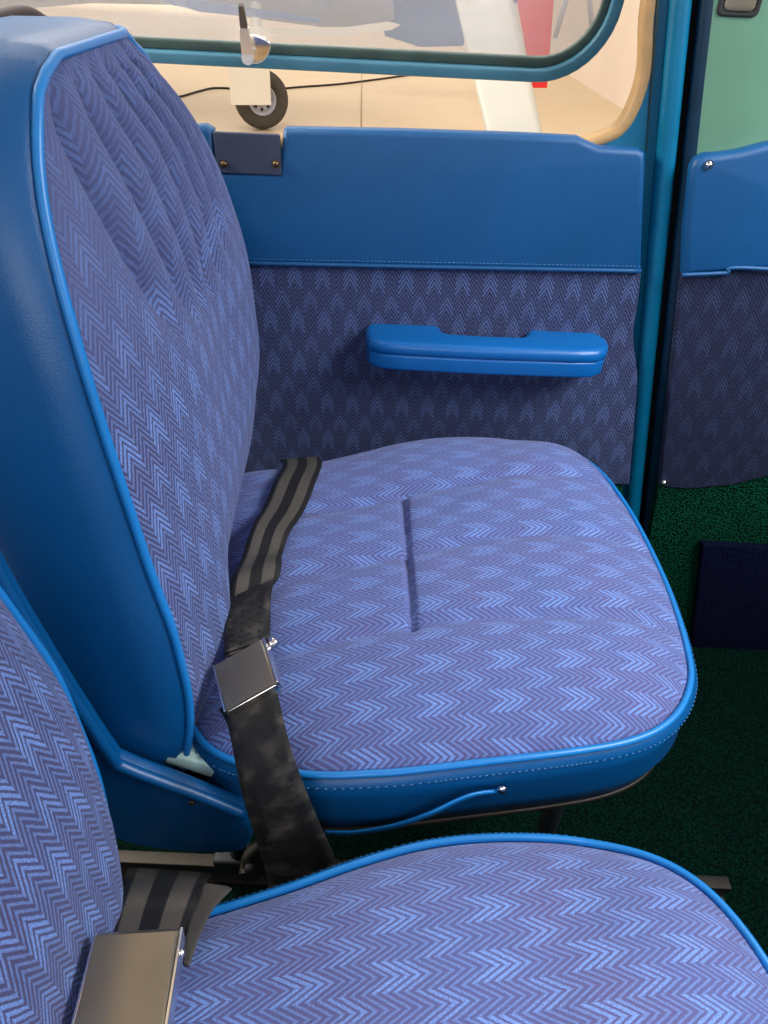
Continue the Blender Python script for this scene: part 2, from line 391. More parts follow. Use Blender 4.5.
def make_back(parent, dx, dy, rec=0, wrap=.011):
    off = Vector((dx, dy, 0)); z0, z1 = .305, .818
    NR, NS = 150, 110
    Y0 = lambda z: smooth_tab(NY, z, .01) if z < .79 else lerp_table(NY, z)
    FW = lambda z: smooth_tab(FULL, z, .02) if z < .79 else lerp_table(FULL, z)
    X = lambda z: smooth_tab(NX, z, .012)
    yc = .595
    def PT(z, s):
        w = FW(z); return Y0(z)+w*(s+1)/2, X(z)+smooth_tab(KK, z, .02)*w*(s+1)/2-rec*(z-.40)-wrap*max(0, (s-.7)/.3)**2
    def bulge(z, s):
        t = (z-z0)/(z1-z0); w = FW(z)
        h = smooth_tab(BB, z, .01)*(1-abs(s)**3)
        if t > .97: h *= 1
        h += .022*math.exp(-((s+.68)/.26)**2)*math.exp(-((z-.37)/.085)**2)*(1-abs(s)**6)      # near bolster
        h -= .010*math.exp(-((s-.0)/.30)**2)*math.exp(-((z-.58)/.08)**2)
        # padded channels fanning out over the upper panel, ending in a V
        lo = .655-.055*(1-abs(s+.05))
        k = max(0, min(1, (z-lo)/.06)); k = k*k*(3-2*k)
        fan = .50+.50*max(0, min(1, (z-.58)/.24))
        cs = (-.80, -.52, -.26, 0, .26, .52, .80); q = (s+.02)/fan
        g = 0
        for c in cs:
            d = (q-c)*w/2*fan
            g += math.exp(-(d/.0040)**2)*.008+math.exp(-(d/.0125)**2)*.012
        h -= g*k*min(1, (1-t)*14+.15)
        return h
    bm = bmesh.new(); L = bm.loops.layers.uv.new('uv'); G = []
    for i in range(NR+1):
        z = z0+(z1-z0)*i/NR; row = []
        for j in range(NS+1):
            s = math.sin((2*j/NS-1)*math.pi/2*.8)/math.sin(math.pi/2*.8); y_, x_ = PT(z, s)
            row.append((bm.verts.new(Vector((x_+bulge(z, s), y_, z))+off), y_-.595, z))
        G.append(row)
    for i in range(NR):
        for j in range(NS):
            q = (G[i][j], G[i][j+1], G[i+1][j+1], G[i+1][j]); f = bm.faces.new([a[0] for a in q])
            for l, a in zip(f.loops, q): l[L].uv = (a[1]+.004, a[2])
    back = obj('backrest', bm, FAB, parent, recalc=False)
    # perimeter
    per = []
    n = 60
    def pv(z, s): y_, x_ = PT(z, s); return Vector((x_, y_, z))
    for i in range(n+1): per.append(pv(z0+(z1-z0)*(1-(1-i/n)**1.6), -1))
    for j in range(1, 20): per.append(pv(z1, -1+2*j/20))
    for i in range(n, -1, -1): per.append(pv(z0+(z1-z0)*(1-(1-i/n)**1.6), 1))
    for j in range(1, 30): per.append(pv(z0, 1-2*j/30))
    N = len(per); cen = Vector((-.19, yc, .58)); rings = []
    bm = bmesh.new()
    for dxk, ex in ((0, 0), (-.006, .007), (-.03, .009), (-.075, .008), (-.105, .003), (-.125, -.012), (-.135, -.035), (-.138, -.10)):
        ring = []
        for i, p in enumerate(per):
            t = (per[(i+1) % N]-per[i-1]); t.x = 0; t.normalize(); nrm = Vector((0, t.z, -t.y)); nrm = -nrm if nrm.dot(p-cen) < 0 else nrm
            q = p+nrm*ex if ex > -.03 else p.lerp(Vector((p.x, cen.y, cen.z)), -ex*2.2)
            ring.append(bm.verts.new(Vector((q.x+dxk-.04*(.83-p.z), q.y, q.z))+off if dxk < -.05 else Vector((q.x+dxk, q.y, q.z))+off))
        rings.append(ring)
    for A, B in zip(rings, rings[1:]):
        for i in range(N): bm.faces.new((A[i], A[(i+1) % N], B[(i+1) % N], B[i]))
    bm.faces.new(rings[-1])
    shell = obj('backrest_shell', bm, VINYL, parent); tag(shell, 'smooth blue vinyl side and back of the backrest')
    bm = bmesh.new(); tube(bm, [p+Vector((.001, 0, 0))+(p-cen).normalized()*.002+off for p in per], .0033, True, 10)
    obj('piping', bm, PIPE, shell)
    bm = bmesh.new()
    tp = cr([at(x_, y_, X=-.335)+off for x_, y_ in ((-70, 60), (-35, 34), (-8, 21), (14, 14), (30, 14), (44, 22))], 6)
    tube(bm, tp, .006, seg=10); o = obj('rear_trim_roll', bm, MAROON, shell)
    return back, shell

def seat(name, label, dx, dy, quilt, bx=None, by=None, rec=0, wrap=.011):
    r = empty(name, (.0+dx, .59+dy, FZ+.035), label, 'seat', 'cabin seats')
    make_cushion(r, dx, dy, quilt); make_back(r, dx if bx is None else bx, dy if by is None else by, rec, wrap); return r
ps = seat('cabin_seat', 'blue chevron fabric seat beside the door, belt lying across its cushion', 0, 0, True)
dseat = seat('cabin_seat', 'blue chevron fabric seat nearest the viewer, cut off by the bottom of the picture', -.012, -.552, False, .006, -.566, .215, .03)

# side hinge cover plate on the passenger seat
def pl(px, py, Y=.33): p = at(px, py, Y=Y); return (p.x, p.z)
ridge = [pl(-40, 500), pl(0, 580), pl(36, 641), pl(70, 695), pl(110, 755), pl(126, 768), pl(190, 792), pl(244, 814)]
R3 = cr([(a, b, 0) for a, b in ridge], 6)
low = cr([(a, b, 0) for a, b in (pl(253, 832), pl(240, 853), pl(170, 852), pl(110, 838), pl(60, 800), pl(0, 740), pl(-60, 650))], 6)
plate = [(p.x, p.y) for p in R3]+[(p.x, p.y) for p in low]
bm = slab(plate, [], (0, .330, 0), (1, 0, 0), (0, 0, 1), (0, 1, 0), .016, .005)
cover = obj('hinge_cover', bm, VINYL, ps, smooth='auto'); tag(cover, 'blue moulded side cover over the recline hinge')
bm = bmesh.new(); tube(bm, [Vector((p.x, .331, p.y-.002)) for p in R3], .0048, seg=10); obj('ridge', bm, VINYL, cover)
sp = at(192, 803, Y=.328)
bm = bmesh.new(); dome(bm, sp, (0, -1, 0), .0028, .5); obj('screw', bm, BRONZE, cover)
# inner block joining plate to seat
bm = bmesh.new(); box(bm, (-.20, .34, .262), (-.135, .40, .30), bev=.006); obj('hinge_block', bm, DARKM, ps)
# silver hinge fitting
a = at(178, 764, Y=.352); b = at(217, 776, Y=.352)
bm = bmesh.new(); tube(bm, [a+Vector((-.01, .012, .002)), b+Vector((-.004, .012, .0))], .0115, seg=16); cyl(bm, b+Vector((0, .012, 0)), (b-a), .0085, .010)
hf = obj('hinge_tube', bm, ALU, ps, smooth='auto'); tag(hf, 'pale silver metal tube of the recline hinge')
# release loop strap on the near side
sy = .3325
P = [at(502, 790, Y=.340), at(480, 791, Y=.334), at(460, 796, Y=sy-.004), at(430, 810, Y=sy-.012), at(395, 822, Y=sy-.012), at(355, 829, Y=sy-.006), at(325, 829, Y=sy)]
P = cr(P, 6); wv = []
for i in range(len(P)):
    f_ = i/(len(P)-1); wv.append(Vector((0, -.35, 1)).normalized()*(.003+.012*min(1, f_*3)))
bm = ribbon([p-Vector((0, 0, w.length*.4)) for p, w in zip(P, wv)], wv, .003); st = obj('release_strap', bm, PIPE, ps); tag(st, 'thin blue vinyl strap looping below the cushion')
bm = bmesh.new(); dome(bm, at(502, 790, Y=.337), (0, -1, .1), .0042, .6); obj('rivet', bm, CHROME, st)
# roller lever with a hole, on the floor rail
bm = bmesh.new()
a = at(262, 842, Y=.43); b = at(243, 864, Y=.43)
c_ = [at(270, 838, Y=.44), at(256, 848, Y=.435), at(248, 858, Y=.43), at(249, 868, Y=.43)]
tube(bm, cr(c_, 5), .0075, seg=12)
bmesh.ops.create_cone(bm, segments=20, radius1=.012, radius2=.012, depth=.02, cap_ends=True, matrix=Matrix.Translation(at(250, 869, Y=.43)) @ Matrix.Rotation(math.radians(90), 4, 'X'))
lv = obj('rail_lever', bm, BRASSY, ps, smooth='auto')
bm = bmesh.new(); cyl(bm, at(250, 869, Y=.419), (0, -1, 0), .0065, .006); obj('lever_hole', bm, RUBBER, lv)

# ---------------------------------------------------------------- belts
def belt_path(pts, wids, n=8):
    p = cr(pts, n); w = cr(wids, n); return p, w
g = empty('seat_belt', at(248, 690, Z=.40), 'striped grey lap belt with metal buckle lying on the seat beside the door', 'seat belt', 'lap belts')
def cz(z): return z
L_ = [(283, 466, .378), (272, 490, .388), (256, 522, .394), (240, 562, .398), (230, 590, .401), (226, 622, .404), (224, 658, .408)]
R_ = [(322, 463, .380), (312, 495, .392), (293, 530, .397), (283, 552, .398), (281, 572, .402), (272, 594, .404), (270, 645, .408)]
pl_, pw_ = [], []
for (x, y, z), (x2, y2, z2) in zip(L_, R_):
    a = at(x, y, Z=z); b = at(x2, y2, Z=z2); pl_.append((a+b)/2+Vector((0, 0, .002))); pw_.append(b-a)
pl_.insert(0, pl_[0]+Vector((-.012, .05, -.03))); pw_.insert(0, pw_[0])
p, w = belt_path(pl_, pw_)
# small ripples
p = [q+Vector((0, 0, .0025*math.sin(i*.55))) for i, q in enumerate(p)]
wb = obj('webbing', ribbon(p, w), WEB, g); tag(wb, 'charcoal webbing with lighter grey stripes')
i0 = len(p)-14; sb = p[i0:len(p)-1]; sw = w[i0:len(p)-1]
ov = obj('stitched_overlap', ribbon([q+Vector((0, 0, .0024)) for q in sb], [v*.985 for v in sw], .0016), WEBD, g); tag(ov, 'darker doubled webbing sewn just above the buckle')
bm = bmesh.new()
for r_ in range(4):
    for k in range(1, len(sb)-1):
        c0 = sb[k]+Vector((0, 0, .0036)); a_ = c0+sw[k]*(-.38+.2*r_+random.uniform(-.03, .03))
        tube(bm, [a_, a_+sw[k]*.09+(sb[k+1]-sb[k])*random.uniform(-.3, .5)], .00035, seg=4)
obj('thread', bm, WEB, ov)
P0, P1, P2 = Vector(at(220, 721, Z=.392)), Vector(at(277, 689, Z=.412)), Vector(at(269, 643, Z=.414))
ex = (P1-P0).normalized(); t_ = P2-P1; ey = (t_-ex*t_.dot(ex)).normalized(); ez = ex.cross(ey); c = (P0+P2)/2+ez*.004
L_ = [P0+ey*.014-ez*.004, P0+ex*.004-ey*.006-ez*.003, at(236, 765, Y=.318), at(244, 800, Y=.310), at(256, 840, Y=.308), at(266, 872, Y=.31), at(270, 900, Y=.315)]
R_ = [P1+ey*.014-ez*.004, P1-ex*.002-ey*.008-ez*.003, at(290, 745, Y=.318), at(302, 780, Y=.310), at(318, 820, Y=.308), at(334, 856, Y=.31), at(345, 890, Y=.315)]
p, w = belt_path([(a+b)/2 for a, b in zip(L_, R_)], [b-a for a, b in zip(L_, R_)])
wd = obj('lower_webbing', ribbon(p, w, .003), WEBD, g); tag(wd, 'wide worn black webbing hanging over the cushion edge')
def buckle(parent, c, ex, ey, ez, w_, h_, t_):
    """lift-lever lap buckle: body with side cheeks, cover lever, pivot pin"""
    R = Matrix((ex, ey, ez)).transposed()
    bm = bmesh.new(); box(bm, (-w_/2, -h_/2, -t_/2), (w_/2, h_/2, t_/2), rot=R, bev=.0012, org=c-ez*t_*.35)
    body = obj('buckle_body', bm, CHROME, parent, smooth='auto')
    # lever cover: a folded plate, slightly wedge shaped
    n = 10; bm = bmesh.new(); rows = []
    for i in range(n+1):
        v = i/n; yy = (v-.5)*h_*1.04; zz = t_*.45+t_*.22*math.sin(v*math.pi*.5)-(t_*.5*(max(0, v-.9)/.1)**2)
        rows.append([(x_, yy, z_) for x_, z_ in ((-w_*.5, zz-.0022), (-w_*.49, zz-.0004), (-w_*.46, zz), (w_*.46, zz), (w_*.49, zz-.0004), (w_*.5, zz-.0022))])
    V = [[bm.verts.new(c+R @ Vector(q)) for q in r] for r in rows]; V2 = [[bm.verts.new(c+R @ (Vector(q)-Vector((0, 0, .0022)))) for q in r] for r in rows]
    for A, B, f_ in ((V, V, 1), (V2, V2, -1)):
        for i in range(n):
            for k in range(5): bm.faces.new((A[i][k], A[i][k+1], A[i+1][k+1], A[i+1][k]))
    for i in range(n):
        for k in (0, 5): bm.faces.new((V[i][k], V[i+1][k], V2[i+1][k], V2[i][k]))
    for i in (0, n):
        for k in range(5): bm.faces.new((V[i][k], V[i][k+1], V2[i][k+1], V2[i][k]))
    lev = obj('buckle_lever', bm, BUCKLE, parent, smooth='auto'); tag(lev, 'flat bronze toned lift lever')
    for s in (-1, 1):
        bm = bmesh.new(); box(bm, (-.0009, -h_*.5, -t_*.5), (.0009, h_*.5, t_*.42), rot=R, bev=.0004, org=c+ex*s*(w_/2+.0012)-ez*t_*.1)
        ck = obj('side_cheek', bm, CHROME, parent, smooth='auto')
        bm = bmesh.new(); cyl(bm, c+ex*s*(w_/2+.0028)+ey*h_*.30, ex*s, .0022, .0022); obj('pivot_pin', bm, CHROME, ck)
# tilt outward a little: body rests against the backrest side
buckle(g, c+ex*.0035, ex, ey, ez, (P1-P0).length-.007, t_.length*1.02, .012)
bm = bmesh.new(); q = at(274, 640, Z=.414); tube(bm, [q+Vector((-.006, .004, -.006)), q+Vector((-.002, .0, .0)), q+Vector((.002, -.006, .001))], .0035, seg=10)
obj('adjuster_tip', bm, CHROME, g)

g2 = empty('seat_belt', at(140, 950, Z=.36), 'grey lap belt with large metal buckle on the nearest seat, at the bottom left', 'seat belt', 'lap belts')
L_ = [at(128, 868, Y=.33), at(122, 884, Z=.350), at(112, 915, Z=.372), at(104, 950, Z=.39)]
R_ = [at(212, 874, Y=.33), at(204, 888, Z=.350), at(194, 915, Z=.376), at(184, 945, Z=.39)]
p, w = belt_path([(a+b)/2 for a, b in zip(L_, R_)], [b-a for a, b in zip(L_, R_)])
wb = obj('webbing', ribbon(p, w), WEB, g2); tag(wb, 'charcoal webbing with lighter grey stripes')
L_ = [at(203, 884, Z=.352), at(193, 905, Z=.366), at(186, 935, Z=.388), at(183, 965, Z=.398)]
R_ = [at(232, 889, Z=.352), at(214, 908, Z=.372), at(200, 935, Z=.392), at(190, 965, Z=.400)]
p, w = belt_path([(a+b)/2 for a, b in zip(L_, R_)], [b-a for a, b in zip(L_, R_)])
obj('folded_tail', ribbon(p, w, .003), GREYW, g2)
A, B, Cc, D = at(103, 940, Z=.424), at(184, 930, Z=.424), at(160, 1050, Z=.43), at(66, 1050, Z=.43)
c = (A+B+Cc+D)/4; ex = ((B-A)+(Cc-D)).normalized(); t_ = ((A-D)+(B-Cc)); ey = (t_-ex*t_.dot(ex)).normalized(); ez = ex.cross(ey)
buckle(g2, c, ex, ey, ez, ((B-A).length+(Cc-D).length)/2*.98, ((A-D).length+(B-Cc).length)/2, .016)

# ---------------------------------------------------------------- cabin floor and rails
bm = bmesh.new(); box(bm, (-1.2, -.62, FZ-.03), (1.15, .93, FZ)); fl = obj('floor', bm, CARPET, smooth=False); tag(fl, kind='structure')
def rail(y, x0_, x1_, label):
    r = empty('seat_rail', ((x0_+x1_)/2, y, FZ), label, 'rail', 'floor rails')
    bm = bmesh.new(); box(bm, (x0_, y-.013, FZ), (x1_, y+.013, FZ+.006), bev=.001); obj('rail_base', bm, BRASSY, r, smooth='auto')
    bm = bmesh.new(); box(bm, (x0_, y-.004, FZ+.005), (x1_, y+.004, FZ+.028), bev=.001); obj('rail_web', bm, DARKM, r, smooth='auto')
    bm = bmesh.new(); box(bm, (x0_, y-.008, FZ+.026), (x1_, y+.008, FZ+.034), bev=.0015); obj('rail_head', bm, BRASSY, r, smooth='auto')
rail(.455, -.75, .447, 'bronze metal floor rail running under the near edge of the door-side seat')
rail(.745, -.75, .447, 'bronze metal floor rail beneath the far edge of the door-side seat')
rail(.200, -.75, .447, 'bronze metal floor rail beneath the seat nearest the viewer')

# ---------------------------------------------------------------- door (structure)
DY = .92
door = empty('door_1', (0, DY+.02, FZ), kind='structure')
def D2(px, py, Y=DY): p = at(px, py, Y=Y); return (p.x, p.z)
# opening of the window in the door skin
op = [D2(656, 0), D2(651, 70), D2(639, 110), D2(624, 133), D2(606, 143)]
opn = [(.235, 1.12), (.252, 1.02), (.2555, .93)]+op+[(.19, .694), (.12, .690), (-.1, .688), (-.6, .688), (-.66, .72), (-.70, .80), (-.70, 1.08), (-.66, 1.15), (-.58, 1.18), (.16, 1.18)]
opn = [(p.x, p.y) for p in cr([(a, b, 0) for a, b in opn], 5, True)]
def post(z): return .290-(z-.843)*.165         # rear-leaning front edge of the door
outer = [(post(1.28), 1.28), (post(1.0), 1.0), (post(.843), .843), (post(.6), .6), (post(.3), .3), (post(FZ), FZ), (-.80, FZ), (-.80, 1.28)]
bm = slab(outer, [opn], (0, DY+.004, 0), (1, 0, 0), (0, 0, 1), (0, 1, 0), .018, .002)
obj('door_skin', bm, TEAL, door, smooth='auto')
# tan lip all round the opening
bm = bmesh.new()
N = len(opn); cxo, czo = -.22, .93; rings = []
for ex_, yy in ((.001, DY+.003), (-.001, DY+.0005), (-.0085, DY+.002), (-.0105, DY+.006), (-.0105, DY+.022)):
    ring = []
    for i, (a, b) in enumerate(opn):
        a0, b0 = opn[i-1]; a1, b1 = opn[(i+1) % N]; tx, tz = a1-a0, b1-b0; l = math.hypot(tx, tz) or 1; nx, nz = tz/l, -tx/l
        if nx*(a-cxo)+nz*(b-czo) < 0: nx, nz = -nx, -nz
        ring.append(bm.verts.new((a+nx*ex_, yy, b+nz*ex_)))
    rings.append(ring)
for A, B in zip(rings, rings[1:]):
    for i in range(N): bm.faces.new((A[i], A[(i+1) % N], B[(i+1) % N], B[i]))
obj('window_lip', bm, TAN, door)
# raised post rib along the front edge
bm = bmesh.new()
for zz in range(1):
    pts = [Vector((post(z)-.013, DY-.004, z)) for z in (1.27, 1.0, .843, .7, .55, .4, .25, .1, FZ+.01)]
    tube(bm, pts, .011, seg=14)
obj('door_edge_bead', bm, TEAL, door)
bm = bmesh.new(); tube(bm, [Vector((post(z)-.034, DY+.003, z)) for z in (1.27, 1.0, .843, .7)], lambda f_: .0035*(1-f_*.8), seg=8); obj('seal_bead', bm, GASKET, door)
# upper vinyl pad
top = [D2(283, 131, .905), D2(286, 128, .905), D2(400, 130, .905), D2(520, 134, .905), D2(578, 137, .905), D2(588, 142, .905), D2(600, 147, .905), D2(638, 149, .905), D2(645, 153, .905)]
rgt = [D2(645, 165, .905), D2(641, 272, .905)]
pad = top+rgt+[D2(430, 268, .905), D2(243, 264, .905), (-.45, .552), (-.45, .70), D2(190, 126, .905), D2(205, 125, .905), D2(213, 130, .905), D2(216, 172, .905), D2(280, 172, .905)]
bm = slab(pad, [], (0, .9025, 0), (1, 0, 0), (0, 0, 1), (0, 1, 0), .022, .007, 4)
o = obj('door_pad', bm, VINYL_DOOR, door, smooth='auto'); tag(o, 'smooth blue vinyl pad below the window')
# striker plate in the notch
s0 = at(216, 133, Y=.906); s1 = at(281, 171, Y=.906)
bm = slab(rrect(s0.x-.002, s1.z-.004, s1.x+.001, s0.z+.002, .002), [], (0, .9015, 0), (1, 0, 0), (0, 0, 1), (0, 1, 0), .006, .001)
o = obj('striker_plate', bm, STRIKE, door, smooth='auto')
for px in (224, 276):
    bm = bmesh.new(); c = at(px, 164, Y=.901); cyl(bm, c, (0, -1, 0), .0046, .002); dome(bm, c+Vector((0, -.001, 0)), (0, -1, 0), .0034, .6); obj('screw', bm, BRONZE, o, smooth='auto')
# small rolled upper edge behind striker (top flange)
bm = bmesh.new(); box(bm, (-.78, .926, .682), (.20, .962, .689), bev=.002); obj('sill', bm, TAN, door, smooth='auto')
# fabric panel with the chevrons
fp = [D2(641, 271, .91), D2(638, 300, .91), D2(633, 335, .91), D2(637, 372, .91), D2(636, 400, .91), D2(629, 484, .91), (.25, .247), (.22, .15), (-.5, .15), (-.5, .562), D2(243, 263, .91), D2(430, 267, .91)]
fps = fp[:1]+[(p.x, p.y) for p in cr([(a, b, 0) for a, b in fp[:6]], 5)][1:]+fp[6:]
bm = slab(fps, [], (0, .907, 0), (1, 0, 0), (0, 0, 1), (0, 1, 0), .014, .003)
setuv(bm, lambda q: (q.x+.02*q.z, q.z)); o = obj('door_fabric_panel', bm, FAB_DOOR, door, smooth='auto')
# seam bead and stitches
bm = bmesh.new(); sl = [at(243, 263, Y=.903), at(430, 267, Y=.903), at(641, 271, Y=.903)]
tube(bm, cr(sl, 8), .0028, seg=8); obj('seam_bead', bm, VINYL_DOOR, door)
bm = bmesh.new()
for i in range(92):
    a = at(247+i*4.3, 263.0+i*.082, Y=.899); tube(bm, [a+Vector((-.0016, 0, .005)), a+Vector((.0016, 0, .005))], .0006, seg=4)
obj('stitching', bm, STITCH, door)
# carpet strip at the door's foot
bm = slab([(post(.26)-.03, .245), (post(FZ)-.03, FZ+.003), (-.5, FZ+.003), (-.5, .245)], [], (0, .909, 0), (1, 0, 0), (0, 0, 1), (0, 1, 0), .012, .002)
obj('door_carpet', bm, CARPETW, door, smooth='auto')
# armrest / pull
ar = empty('armrest', (.12, .92, .47)); ar.parent = door; ar.location = Vector((.12, .92, .47))-WL[door]; WL[ar] = Vector((.12, .92, .47))
for k in ('label', 'category'): 
    if k in ar: del ar[k]
def plan_arm():
    x0_, x1_, y0_, y1_ = -.034, .268, .848, .905
    P = [(.062, y1_+.008), (.066, .893), (.075, .889), (.12, .8875), (.165, .889), (.172, .893), (.176, y1_+.008), (x1_-.004, y1_+.008), (x1_+.008, .895), (x1_+.008, .880)]
    P += [(x1_+.002, .862), (x1_-.012, .851), (x1_-.04, y0_), (.12, y0_-.002), (x0_+.05, y0_), (x0_+.022, .850), (x0_+.006, .860), (x0_, .878), (x0_, .900), (x0_+.006, y1_+.008)]
    return P
bm = slab(plan_arm(), [], (0, 0, .487), (1, 0, 0), (0, 1, 0), (0, 0, -1), .019, .0085, 5)
for v in bm.verts: v.co.z += .006*(v.co.y-.85)/.05*0
o = obj('armrest_pad', bm, ARMV, ar, smooth='auto')
pl2 = [(x+( .0015 if x < .12 else -.0015)*(1 if abs(x-.12) > .08 else 0), y+.001) for x, y in plan_arm()]
bm = slab(pl2, [], (0, 0, .4715), (1, 0, 0), (0, 1, 0), (0, 0, -1), .022, .004, 3)
obj('armrest_base', bm, ARMV, ar, smooth='auto')

# ---------------------------------------------------------------- hinged window, ajar
win = empty('window_1', (0, .95, 1.14), kind='structure')
# window plane: hinge at top (Y=.95, z=1.14), bottom swung outwards
bl = at(400, 73, Y=1.05); tp_ = Vector((0, .95, 1.14)); bt_ = Vector((0, 1.05, bl.z))
V_ = (tp_-bt_).normalized(); U_ = Vector((1, 0, 0)); W_ = U_.cross(V_); hgt = (tp_-bt_).length
xr = at(620, 0, Y=1.04).x
o1 = rrect(-.66, 0, xr, hgt, (.05, .05, .06, .085), 10); o2 = rrect(-.66+.014, .0145, xr-.014, hgt-.014, (.04, .04, .05, .073), 10); o3 = rrect(-.66+.024, .026, xr-.023, hgt-.03, (.03, .03, .04, .063), 10)
tilt = math.radians(-.35)
def rt2(P): return [(x*math.cos(tilt)-y*math.sin(tilt), x*math.sin(tilt)+y*math.cos(tilt)) for x, y in P]
bm = slab(rt2(o1), [rt2(o2)], bt_+W_*-.010, U_, V_, W_, .020, .003, 3); obj('window_frame', bm, WINB, win, smooth='auto')
bm = slab(rt2(o2), [rt2(o3)], bt_+W_*-.004, U_, V_, W_, .008, .002, 2); obj('window_gasket', bm, GASKET, win, smooth='auto')
bm = slab(rt2(o2), [], bt_+W_*-.001, U_, V_, W_, .002); obj('window_pane', bm, GLASS, win, smooth=False)
# chrome latch
lc = at(256, 48, Y=1.036)
bm = slab([(p.x*.86, p.y*.86) for p in cr([(-.020, .006, 0), (-.013, .015, 0), (.004, .017, 0), (.021, .009, 0), (.018, -.005, 0), (.007, -.016, 0), (-.007, -.018, 0), (-.017, -.007, 0)], 5, True)], [], lc, U_, V_, W_*-1 if W_.y > 0 else W_, .005, .0018)
la = obj('latch_plate', bm, CHROME, win, smooth='auto')
b0 = at(248, 58, Y=1.024); b1 = at(244, 27, Y=1.012); b2 = at(241, 5, Y=.998)
bm = bmesh.new()
def blade(bm, a, b, wa, wb_, th):
    t = (b-a).normalized(); s = t.cross(Vector((0, 1, 0))).normalized(); n = s.cross(t)
    vs = [bm.verts.new(a+s*wa*i+n*th*j) for i, j in ((-1, -1), (1, -1), (1, 1), (-1, 1))]; ws = [bm.verts.new(b+s*wb_*i+n*th*j) for i, j in ((-1, -1), (1, -1), (1, 1), (-1, 1))]
    for i in range(4): bm.faces.new((vs[i], vs[(i+1) % 4], ws[(i+1) % 4], ws[i]))
    bm.faces.new(vs[::-1]); bm.faces.new(ws)
blade(bm, b0, b1, .0070, .0052, .0025); cyl(bm, b0, (0, 1, 0), .0074, .008)
bmesh.ops.bevel(bm, geom=list(bm.edges), offset=.0006, segments=2, affect='EDGES')
lh = obj('latch_lever', bm, LEVER, la, smooth='auto')
bm = bmesh.new(); blade(bm, b1, b2, .0044, .0028, .003); bmesh.ops.bevel(bm, geom=list(bm.edges), offset=.0008, segments=2, affect='EDGES'); obj('latch_tip', bm, TIP, la, smooth='auto')

# ---------------------------------------------------------------- forward fuselage side
WY = .90
wr = empty('wall_right', (.7, .95, FZ), kind='structure')
def Q(px, py, Y=WY): p = at(px, py, Y=Y); return (p.x, p.z)
# dark shut gap and the navy pillar in front of the door
bm = bmesh.new(); 
def leanstrip(bm, off0, off1, y0_, y1_, zs=(1.30, 1.0, .843, .6, .3, FZ)):
    R_ = [[bm.verts.new((post(z)+o_, y_, z)) for o_, y_ in ((off0, y0_), (off1, y0_), (off1, y1_), (off0, y1_))] for z in zs]
    for A, B in zip(R_, R_[1:]):
        for i in range(4): bm.faces.new((A[i], A[(i+1) % 4], B[(i+1) % 4], B[i]))
    bm.faces.new(R_[0][::-1]); bm.faces.new(R_[-1])
leanstrip(bm, .0005, .010, .935, .96); obj('door_seal', bm, GAP, wr, smooth=False)
bm = bmesh.new(); tube(bm, [Vector((post(z)+.0135, .912, z)) for z in (1.29, 1.0, .843, .6, .3, FZ+.02)], .0095, seg=16); obj('door_pillar', bm, NAVY, wr)
bm = bmesh.new(); leanstrip(bm, .010, .9, .925, .96); obj('side_skin', bm, NAVY, wr, smooth=False)
# sage green upper trim
gp = [Q(707, -6, .905), Q(703, 60, .905), Q(698, 110, .905), Q(693, 165, .905), Q(768, 165, .905), (.8, .69), (.8, 1.28), (post(1.28)+.03, 1.28)]
bm = slab(gp, [], (0, .903, 0), (1, 0, 0), (0, 0, 1), (0, 1, 0), .02, .003)
o = obj('upper_trim', bm, GREEN, wr, smooth='auto'); tag(o, 'smooth sage green plastic side trim')
# recessed metal fitting
fc = at(741, 0, Y=.902)
bm = slab(rrect(fc.x-.021, fc.z-.014, fc.x+.021, fc.z+.03, .006), [rrect(fc.x-.016, fc.z-.010, fc.x+.016, fc.z+.026, .005)], (0, .9005, 0), (1, 0, 0), (0, 0, 1), (0, 1, 0), .004, .0015)
f1 = obj('fitting_bezel', bm, RUBBER, wr, smooth='auto')
bm = slab(rrect(fc.x-.0155, fc.z-.0095, fc.x+.0155, fc.z+.0255, .005), [], (0, .8995, 0), (1, 0, 0), (0, 0, 1), (0, 1, 0), .004, .0015); obj('fitting_cover', bm, BUCKLE, f1, smooth='auto')
# vinyl pad
vp = [Q(683, 276, .885), Q(685, 230, .885), Q(690, 185, .885), Q(692, 168, .885), Q(696, 160, .885), Q(706, 155, .885), Q(722, 154, .885), Q(742, 151, .885), Q(768, 144, .885), (.48, .735), (.62, .745), (.86, .74), (.86, .57), Q(768, 270, .885)]
bm = slab(vp, [], (0, .884, 0), (1, 0, 0), (0, 0, 1), (0, 1, 0), .022, .008, 4); o = obj('side_pad', bm, VINYL_DOOR, wr, smooth='auto'); tag(o, 'blue vinyl side pad with a snap at its corner')
def snap(px, py, Y, par):
    c = at(px, py, Y=Y); bm = bmesh.new(); cyl(bm, c+Vector((0, .001, 0)), (0, -1, 0), .0052, .002); dome(bm, c, (0, -1, 0), .0036, .9); obj('snap_button', bm, CHROME, par, smooth='auto')
snap(709, 165, .882, o)
# fabric
vf = [Q(682, 274, .887), Q(768, 268, .887), (.86, .572), (.86, .30), Q(768, 477, .887), Q(731, 486, .887), Q(687, 490, .887), Q(659, 487, .887), Q(668, 400, .887)]
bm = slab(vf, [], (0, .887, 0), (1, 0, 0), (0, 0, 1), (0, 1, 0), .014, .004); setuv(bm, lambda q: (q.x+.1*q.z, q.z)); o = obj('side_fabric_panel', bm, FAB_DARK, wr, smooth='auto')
snap(664, 483, .884, o)
bm = bmesh.new(); tube(bm, cr([at(682, 275, Y=.881), at(725, 273, Y=.881), at(768, 269, Y=.881), Vector((.86, .881, .572))], 8), .0026, seg=8); obj('seam_bead', bm, VINYL_DOOR, wr)
